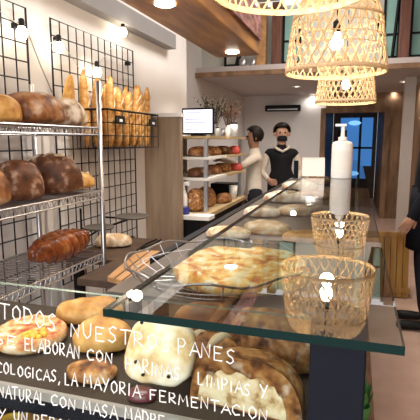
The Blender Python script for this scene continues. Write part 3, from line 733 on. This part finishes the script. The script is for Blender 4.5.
# rustic loaves at the right
loaf('rustic_loaf', 'brown rustic loaf between the pale slab and the big cut loaf', BR['crust'], (at_y(203, 390, .60).x, .62, Z1), .105, .085, .055, .25, 37, scores=2, lump=.05, fr=18)
def half_loaf(L, W, H, seed):
    mb = MB(); n = 30; rows = 12; vs_ = []
    for j in range(rows):
        t = j/(rows-1); y = -W/2 + W*t; k = max(.02, 1 - t**2.6)**.5
        for i in range(n+1):
            a = PI*i/n; c_, s_ = math.cos(a), math.sin(a)
            x = math.copysign(abs(c_)**.8, c_)*L/2*k; z = abs(s_)**.75*H*k
            d = noise.noise(Vector((x*20+seed, y*20, z*20)))*.05 + 1
            vs_.append((x*d, y, max(0, z*d)))
    fs = [(j*(n+1)+i, j*(n+1)+i+1, (j+1)*(n+1)+i+1, (j+1)*(n+1)+i) for j in range(rows-1) for i in range(n)]
    fs.append(tuple(range(n+1)))
    mb.add(vs_, fs)
    o = mb.build('cut_loaf', BR['crust'], None, True)
    fm = MB(); ring = [(vs_[i][0]*(.74 if vs_[i][0] > 0 else .84), -W/2-.0012, .003 + vs_[i][2]*(.66 + .05*math.sin(i*1.7))) for i in range(n+1)]
    rb_ = [(x, y+.001, z) for x, y, z in ring]
    fm.add([(x, y - .002*math.sin(x*90)*0, z) for x, y, z in ring], [tuple(range(n+1))[::-1]])
    fm.add(rb_, [tuple(range(n+1))])
    fm.build('crumb_face', BR['crumb'], o)
    return o
cut = tag(half_loaf(.15, .085, .074, 4), 'big cut rustic loaf with pale crumb beside the dark corner post', 'bread')
cut.location = (at_y(254, 385, .57).x, .57, Z1); cut.rotation_euler = (0, 0, -.1)
loaf('rustic_loaf', 'floured rustic loaf behind the big cut loaf near the corner post', BR['crust'], (at_y(276, 350, .68).x, .68, Z1), .17, .09, .082, -.15, 39, lump=.04, fr=16)
loaf('rustic_loaf', 'dark crusted rustic loaf farthest behind the pale slab bread', BR['brown'], (at_y(205, 345, .715).x, .715, Z1), .12, .09, .068, .2, 41, lump=.04, fr=16)
# lower shelf
o = disc_bread('vegetable_tart', 'green topped vegetable tart on the lower shelf of the case', M['green'], (at_y(45, 412, .56).x, .575, Z0), .05, .022, 8)
MB().lathe([(.046, 0), (.05, .004), (.053, .022), (.049, .022)], n=36).build('pastry_case', BR['gold'], o, True)
o = disc_bread('cheese_tart', 'small yellow tart at the left end of the lower shelf', BR['cheese'], (at_y(5, 412, .54).x, .545, Z0), .026, .022, 9)
# wooden crate deep in the case
# long shelf: focaccia in a wire basket
fc = at_z(250, 280, Z2+.02)
FX, FY = -.268, 1.11
fo = disc_bread('focaccia', 'large round golden focaccia in a wire basket under the counter glass', BR['focaccia'], (FX, FY, Z2+.012), .182, .042, 5, lum=.3)
bs = thing('wire_basket', 'silver wire tray basket under the large focaccia', 'basket', (FX-.07, FY, Z2))
mb = MB()
rb = .20
for r, z in ((.06, .003), (.12, .003), (.17, .004), (.215, .03)):
    mb.tube([(r*math.cos(2*PI*k/40), r*math.sin(2*PI*k/40), z) for k in range(40)], .0018, 5, True)
for k in range(26):
    a = 2*PI*k/26; c_, s_ = math.cos(a), math.sin(a)
    mb.tube([(.03*c_, .03*s_, .003), (.17*c_, .17*s_, .004), (.215*c_, .215*s_, .03), (.235*c_, .235*s_, .055)], .0014, 4)
mb.build('wire_bowl', M['chrome'], bs)
MB().tube([(.235*math.cos(2*PI*k/48), .235*math.sin(2*PI*k/48), .055 + .006*math.sin(2*PI*k*8/48)) for k in range(48)], .003, 6, True).build('rim', M['chrome'], bs)
# breads beyond
far = [((222, 241), 1.62, .17, .10, .045, 'pale', 'pale flat loaf on the case shelf just beyond the focaccia at left'),
       ((268, 233), 1.75, .20, .14, .05, 'pale', 'pale oval loaf on the case shelf second beyond the focaccia'),
       ((305, 233), 1.65, .16, .13, .04, 'gold', 'golden flat loaf on the case shelf beside the reflected far lamp'),
       ((300, 212), 2.25, .22, .15, .05, 'pale', 'pale loaf on a white plate in the middle of the case'),
       ((262, 216), 2.15, .18, .13, .05, 'flour', 'floured loaf at the left of the case by the black rail'),
       ((285, 197), 2.7, .26, .16, .07, 'flour', 'large floured loaf deep in the case by the black rail'),
       ((312, 193), 2.9, .22, .16, .06, 'brown', 'brown loaf deep in the case left of the soap dispenser'),
       ((300, 182), 3.4, .26, .18, .07, 'flour', 'floured loaf at the far left end of the case'),
       ((318, 176), 3.9, .24, .18, .08, 'crust', 'crusty loaf at the far end of the case')]
for i, ((px, py), Y, L_, W_, H_, mt, lab) in enumerate(far):
    p = at_y(px, py, Y); x = max(CX0+.13, min(-.12, p.x))
    loaf('case_loaf', lab, BR[mt], (x, Y, Z2), L_, W_, H_, random.uniform(-.3, .3), 80+i, nu=26, nv=14)

# ------------------------------------------------------------------ things on the glass top
def dispenser():
    p = at_z(341, 178, GZ)
    t = thing('soap_dispenser', 'tall white pump dispenser standing on the counter glass', 'dispenser', (p.x, p.y, GZ))
    h = at_y(341, 141, p.y).z - GZ; ht = at_y(341, 124, p.y).z - GZ
    w_ = (at_y(352, 160, p.y).x - at_y(331, 160, p.y).x)/2
    MB().lathe([(0, 0), (w_*.96, 0), (w_, .006), (w_, h*.9), (w_*.9, h*.97), (w_*.5, h), (w_*.35, h*1.02)], n=32).build('bottle', M['whitepl'], t, True)
    MB().lathe([(w_*.42, h*1.0), (w_*.42, h+.018), (w_*.2, h+.022), (w_*.16, ht-.012)], n=20).build('collar', M['whitepl'], t, True)
    MB().box(-w_*.75, w_*.35, -.011, .011, ht-.012, ht).build('pump_head', M['whitepl'], t, bevel=.004)
    lb = MB().lathe([(w_*1.006, h*.25), (w_*1.006, h*.75)], n=32); lb.f = lb.f[:32]; lb.m = lb.m[:32]
    lb.build('sticker', M['paper'], t, True)
dispenser()
p = at_z(313, 177, GZ)
tc_ = thing('paper_menu', 'white folded paper menu standing on the counter glass', 'menu card', (p.x, p.y, GZ), .15)
MB().box(-.055, .055, -.001, .001, 0, .095, M=Matrix.Rotation(-.25, 4, 'X') @ Matrix.Translation((0, -.022, 0))).build('front_leaf', M['paper'], tc_)
MB().box(-.055, .055, -.001, .001, 0, .095, M=Matrix.Rotation(.25, 4, 'X') @ Matrix.Translation((0, .022, 0))).build('back_leaf', M['paper'], tc_)
p = at_z(296, 174, GZ)
pt = thing('card_terminal', 'small black card terminal on the counter glass beside the menu', 'card reader', (max(p.x, GX0+.03), p.y+.08, GZ))
MB().box(-.022, .022, -.03, .03, 0, .08).build('body', M['black'], pt, bevel=.004)
MB().box(-.016, .016, -.033, -.03, .045, .072).build('display', M['steel'], pt)

# ------------------------------------------------------------------ rattan pendants
def pendant(loc, R=.270, H=.425, label='', cordz=3.2, seed=0, group=None):
    t = thing('pendant_lamp', label, 'lamp', loc)
    prof = [(1.0, 0), (.985, .12), (.955, .25), (.925, .4), (.895, .55), (.87, .66), (.83, .76), (.75, .86), (.58, .94), (.25, 1.0)]
    def rad(f):
        for (r0, z0), (r1, z1) in zip(prof, prof[1:]):
            if z0 <= f <= z1: return r0 + (r1-r0)*(f-z0)/(z1-z0)
        return prof[-1][0]
    mb = MB(); NS = 30
    for sgn in (1, -1):
        for k in range(NS):
            pts = []
            for i in range(15):
                f = i/14; a = 2*PI*k/NS + sgn*f*.85
                wv = .003*math.cos(i*PI + (0 if sgn > 0 else PI))
                r = rad(f)*R + wv; pts.append((r*math.cos(a), r*math.sin(a), f*H))
            mb.tube(pts, .0050 if sgn > 0 else .0042, 4, cap=False)
    for f in (.30, .42, .55):
        r = rad(f)*R; mb.tube([(r*math.cos(2*PI*q/48), r*math.sin(2*PI*q/48), f*H) for q in range(48)], .003, 4, True)
    mb.build('woven_shade', M['rattan'], t)
    def ringo(nm, f, rr, dz=0):
        r = rad(f)*R
        MB().tube([(r*math.cos(2*PI*q/64), r*math.sin(2*PI*q/64), f*H+dz) for q in range(64)], rr, 8, True).build(nm, M['rattan'], t, True)
    MB().lathe([(R*.992, -.004), (R*1.012, -.004), (R*1.012, .018), (R*.992, .018), (R*.992, -.004)], n=64, cap=False).build('rim_band', M['rattan'], t, True)
    ringo('shoulder_ring', .66, .008); ringo('top_ring', 1.0, .006)
    bz = H*.40
    MB().lathe([(0, -.048), (.022, -.043), (.036, -.02), (.036, .0), (.024, .03), (.014, .048), (0, .05)], (0, 0, bz), 20).build('bulb', M['bulb'], t, True)
    MB().lathe([(.018, bz+.045), (.02, bz+.05), (.02, bz+.10), (.006, bz+.115)], n=16).build('socket', M['black'], t, True)
    MB().tube([(0, 0, bz+.11), (0, 0, cordz-loc[2])], .0035, 6).build('cord', M['black'], t)
    MB().lathe([(.05, cordz-loc[2]-.02), (.05, cordz-loc[2]-.001)], n=20).build('ceiling_rose', M['black'], t)
    return t
def ppos(px, py, Y): return at_y(px, py, Y)
p = at_y(335, 73, 2.7)
pend1 = pendant((p.x, 2.7, p.z), label='woven rattan pendant lamp in the middle of the row over the counter')
p = at_y(345, 103, 4.5)
dup(pend1, (p.x, 4.5, p.z), .4, 'smallest, farthest woven rattan pendant lamp over the counter')
p = at_y(291, -7, 1.67)
dup(pend1, (p.x, 1.67, p.z), .9, 'nearest woven rattan pendant lamp cut off by the top picture edge')
pend = [o for o in SC.objects if o.name.startswith('pendant_lamp')]
for o in pend:
    lamp('pendant_bulb_lamp', 'POINT', (o.location.x, o.location.y, o.location.z + .08), 4.5, (1.0, 0.82, 0.58), size=.04)

# ------------------------------------------------------------------ right side
ab_ = thing('a_frame_board', 'amber slatted timber a-frame standing on the floor beside the counter', 'a-frame', (at_z(385, 296, 0).x, at_z(385, 294, 0).y, 0), .1)
for s_ in (-1, 1):
    R_ = Matrix.Rotation(s_*.16, 4, 'X'); mb = MB()
    for k in range(7):
        w0 = -.19 + k*.054
        mb.box(w0, w0+.048, -.008, .008, .01, .60, M=Matrix.Translation((0, s_*.10, 0)) @ R_)
    pn = mb.build('slat_panel', M['amber'], ab_)
    for z_ in (.05, .56): MB().box(-.2, .2, -.012, .012, z_, z_+.045, M=Matrix.Translation((0, s_*.10, 0)) @ R_).build('crossbar', M['amber'], pn)
gp = at_z(376, 412, .75)
def herb(label, loc, s, seed):
    rnd = random.Random(seed); t = thing('potted_herb', label, 'plant', loc)
    MB().lathe([(0, 0), (.014*s, 0), (.018*s, .03*s), (.015*s, .03*s), (.012*s, .02*s), (0, .02*s)], n=18).build('pot', M['green'], t, True)
    mb = MB()
    for k in range(26):
        a = rnd.uniform(0, 2*PI); r = rnd.uniform(0, .016)*s; c = Vector((math.cos(a)*r*.6, math.sin(a)*r*.6, .024*s)); d = Vector((math.cos(a)*r, math.sin(a)*r, rnd.uniform(.02, .05)*s))
        sd = Vector((-math.sin(a), math.cos(a), 0))*.006*s
        mb.add([c, c+d*.6+sd, c+d, c+d*.6-sd, c+d*.6+Vector((0, 0, .003))], [(0,1,4), (1,2,4), (2,3,4), (3,0,4)])
    mb.build('leaves', M['green'], t)
herb('small green herb pot on the counter ledge right of the dark post', (.040, 1.10, .75), 1.3, 1)

# ------------------------------------------------------------------ people
SK = plain('skin', (.50, .28, .19), .5, var=.06)
SK2 = plain('brown_skin', (.30, .15, .09), .5, var=.06)
HAIR = plain('dark_hair', (.015, .011, .009), .5, var=.4, scale=60)
CREAM = plain('cream_cotton', (.62, .55, .46), .85, var=.08)
BLK = plain('black_cloth', (.012, .012, .015), .85, var=.2)
DRK = plain('dark_trousers', (.02, .02, .028), .8, var=.2)
SHOE = plain('black_shoe', (.01, .01, .01), .4)
COAT = plain('black_coat', (.011, .012, .017), .8, var=.3)
def person(label, loc, yaw, stature, mats, J=None, hairlong=False, group=None):
    """mats: top, sleeve, legs, skin, shoe. Body one skinned surface; faces pick a material by nearest bone."""
    k = stature/1.72
    P = {'pelvis': (0,0,.95,.135), 'waist': (0,0,1.08,.125), 'chest': (0,0,1.26,.145), 'neckb': (0,.01,1.42,.075), 'neck': (0,0,1.475,.052), 'jaw': (0,-.015,1.535,.072), 'skull': (0,-.005,1.63,.088),
         'crown': (0,.0,1.675,.06)}
    for s_, n_ in ((-1, 'R'), (1, 'L')):
        P['sh'+n_] = (s_*.165, 0, 1.385, .062); P['el'+n_] = (s_*.21, .02, 1.11, .044); P['wr'+n_] = (s_*.22, -.06, .88, .030); P['pa'+n_] = (s_*.22, -.075, .82, .032)
        P['hip'+n_] = (s_*.09, 0, .90, .092); P['kn'+n_] = (s_*.10, -.02, .50, .062); P['an'+n_] = (s_*.10, .02, .10, .043); P['hee'+n_] = (s_*.10, .03, .045, .04); P['toe'+n_] = (s_*.115, -.17, .035, .034)
    if J: P.update(J)
    E = [('pelvis','waist','top'), ('waist','chest','top'), ('chest','neckb','top'), ('neckb','neck','skin'), ('neck','jaw','skin'), ('jaw','skull','skin'), ('skull','crown','skin')]
    for n_ in 'RL':
        E += [('chest','sh'+n_,'top'), ('sh'+n_,'el'+n_,'sleeve'), ('el'+n_,'wr'+n_,'sleeve'), ('wr'+n_,'pa'+n_,'skin'),
              ('pelvis','hip'+n_,'legs'), ('hip'+n_,'kn'+n_,'legs'), ('kn'+n_,'an'+n_,'legs'), ('an'+n_,'hee'+n_,'shoe'), ('hee'+n_,'toe'+n_,'shoe')]
        # fingers: from the palm end, following the forearm's direction
        w0 = Vector(P['wr'+n_][:3]); p0 = Vector(P['pa'+n_][:3]); d = (p0-w0).normalized()
        sd = d.cross(Vector((1, 0, 0)) if abs(d.x) < .8 else Vector((0, 0, 1))).normalized()
        cv = d.cross(sd)*(-.5 if n_ == 'R' else .5)
        for q, ln in enumerate((.065, .075, .070, .055)):
            b = p0 + d*.02 + sd*(q-1.5)*.019
            P['f%d0%s' % (q, n_)] = tuple(b + d*.012) + (.0095,); P['f%d1%s' % (q, n_)] = tuple(b + d*ln*.6 + cv*.015) + (.0085,); P['f%d2%s' % (q, n_)] = tuple(b + d*ln + cv*.045) + (.007,)
            E += [('pa'+n_, 'f%d0%s' % (q, n_), 'skin'), ('f%d0%s' % (q, n_), 'f%d1%s' % (q, n_), 'skin'), ('f%d1%s' % (q, n_), 'f%d2%s' % (q, n_), 'skin')]
        b = w0 + d*.03 + sd*-.03
        P['t0'+n_] = tuple(b + d*.01 - sd*.012) + (.011,); P['t1'+n_] = tuple(b + d*.05 - sd*.022 + cv*.03) + (.009,)
        E += [('wr'+n_, 't0'+n_, 'skin'), ('t0'+n_, 't1'+n_, 'skin')]
    names = list(P); idx = {n_: i for i, n_ in enumerate(names)}
    me = bpy.data.meshes.new('body_cage'); me.from_pydata([P[n_][:3] for n_ in names], [(idx[a], idx[b]) for a, b, c in E], []); me.update()
    tmp = bpy.data.objects.new('body_cage', me); COL.objects.link(tmp)
    tmp.modifiers.new('skin', 'SKIN')
    sl_ = me.skin_vertices[0].data
    for n_, i in idx.items():
        r = P[n_][3]; sl_[i].radius = (r, r*.78) if n_ in ('pelvis', 'waist', 'chest') else (r, r); sl_[i].use_root = (n_ == 'pelvis')
    sd_ = tmp.modifiers.new('sub', 'SUBSURF'); sd_.levels = 2; sd_.render_levels = 2
    dg = bpy.context.evaluated_depsgraph_get(); dg.update()
    bme = bpy.data.meshes.new_from_object(tmp.evaluated_get(dg))
    bpy.data.objects.remove(tmp); bpy.data.meshes.remove(me)
    bme.name = 'person'
    order = ['top', 'sleeve', 'legs', 'skin', 'shoe']; bme.materials.clear()
    for nm in order: bme.materials.append(mats[nm])
    seg = [(Vector(P[a][:3]), Vector(P[b][:3]), order.index(c), min(P[a][3], P[b][3])) for a, b, c in E]
    for pg in bme.polygons:
        c = pg.center; best = 9; bi = 0
        for a, b, mi, r in seg:
            ab2 = b-a; t = max(0, min(1, (c-a).dot(ab2)/max(1e-9, ab2.length_squared))); dd = (c-(a+ab2*t)).length - r
            if dd < best: best = dd; bi = mi
        pg.material_index = bi; pg.use_smooth = True
    o = bpy.data.objects.new('person', bme); COL.objects.link(o)
    o.location = loc; o.rotation_euler = (0, 0, yaw); o.scale = (k, k, k)
    tag(o, label, 'person', group)
    hz = 1.60
    # face
    for s_ in (-1, 1):
        MB().lathe([(0, -.011), (.008, -.008), (.011, 0), (.008, .008), (0, .011)], (s_*.03, -.085, hz+.01), 12).build('eye', M['black'], o, True)
        MB().lathe([(0, -.03), (.012, -.02), (.016, 0), (.012, .02), (0, .03)], (s_*.088, .0, hz-.005), 10).build('ear', mats['skin'], o, True)
    MB().add([(-.012, -.078, hz-.03), (.012, -.078, hz-.03), (0, -.108, hz-.028), (0, -.086, hz+.02), (0, -.07, hz-.03)], [(0,1,2), (0,2,3), (1,3,2), (0,3,4), (1,4,3), (0,4,1)]).build('nose', mats['skin'], o)
    hb = MB(); vs2 = []; n1, n2 = 24, 12
    for j in range(n2+1):
        for i in range(n1):
            ph = PI/2*(1 - j/n2*(1.5 if hairlong else 1.12)); th = 2*PI*i/n1
            front = max(0, -math.sin(th))
            if j > n2*.45 and front > .3: ph = max(ph, PI/2*(1-.5*(1.25)))
            rr = 1.0
            vs2.append((.102*math.cos(th)*math.cos(ph)*rr, .002+.106*math.sin(th)*math.cos(ph)*rr, hz+.03+.102*math.sin(ph)))
    fs2 = [(j*n1+i, j*n1+(i+1) % n1, (j+1)*n1+(i+1) % n1, (j+1)*n1+i) for j in range(n2) for i in range(n1)]
    hb.add(vs2, fs2)
    ho = hb.build('hair', HAIR, o, True); sf = ho.modifiers.new('thick', 'SOLIDIFY'); sf.thickness = .014; sf.offset = 0
    return o
# worker in dark apron and mask, turned to the camera
base_m = dict(top=BLK, sleeve=CREAM, legs=DRK, skin=SK, shoe=SHOE)
wB = person('worker in a black apron and black face mask over a cream shirt behind the counter', (-.83, 5.34, 0), .25, 1.63, base_m,
            J={'elR': (-.24, -.03, 1.13, .044), 'wrR': (-.17, -.24, 1.05, .03), 'paR': (-.14, -.29, 1.04, .032), 'elL': (.24, -.02, 1.12, .044), 'wrL': (.15, -.22, 1.02, .03), 'paL': (.12, -.27, 1.0, .032)})
mk = loaf_mesh(.125, .07, .075, 0, nu=20, nv=12, lump=0).build('face_mask', BLK, wB, True); mk.location = (0, -.062, 1.505)
apm = MB()
for j in range(13):
    z = 1.36 - j*.065; hw = .10 if j < 3 else .10+.07*min(1, (j-2)/3)
    for i in range(9):
        u = i/8*2-1; apm.v.append((u*hw, -.128 - .012*(j/12) + .075*u*u, z))
for j in range(12):
    for i in range(8):
        apm.f.append((j*9+i, (j+1)*9+i, (j+1)*9+i+1, j*9+i+1)); apm.m.append(0)
ao = apm.build('apron', BLK, wB, True); ao.modifiers.new('thick', 'SOLIDIFY').thickness = .006
cl = MB().tube([(-.09, -.03, 1.44), (-.06, -.09, 1.415), (0, -.12, 1.385), (.06, -.09, 1.415), (.09, -.03, 1.44), (.05, .07, 1.45), (-.05, .07, 1.45)], .016, 8, True).build('collar', CREAM, wB, True)
mA = dict(top=CREAM, sleeve=CREAM, legs=DRK, skin=SK2, shoe=SHOE)
wA = person('worker in a cream top reaching toward the bread shelves behind the counter', (-1.06, 4.90, 0), -1.15, 1.58, mA, hairlong=True,
            J={'elL': (.25, -.20, 1.27, .044), 'wrL': (.20, -.42, 1.36, .03), 'paL': (.19, -.48, 1.38, .032)})
# customer at the right edge
mC = dict(top=COAT, sleeve=COAT, legs=DRK, skin=SK, shoe=SHOE)
cust = person('customer in a black coat and dark trousers standing in the aisle at the right edge', (.54, 3.72, 0), -1.62, 1.74, mC,
              J={'elR': (-.24, .02, 1.13, .055), 'wrR': (-.215, -.10, .90, .036), 'elL': (.23, .0, 1.13, .058), 'wrL': (.22, -.12, .89, .042), 'paL': (.22, -.15, .835, .034),
                 'shR': (-.17, 0, 1.385, .078), 'shL': (.17, 0, 1.385, .078), 'pelvis': (0, 0, .95, .16), 'waist': (0, 0, 1.08, .155), 'chest': (0, 0, 1.26, .17), 'toeR': (-.115, -.19, .035, .036), 'toeL': (.115, -.19, .035, .036)})
sk = MB().lathe([(.19, .62), (.185, .80), (.175, .96), (.165, 1.08), (.16, 1.08), (.17, .96), (.18, .80), (.184, .62)], n=32)
sk.v = [(x, y*.78, z) for x, y, z in sk.v]
sk.build('coat_skirt', COAT, cust, True)
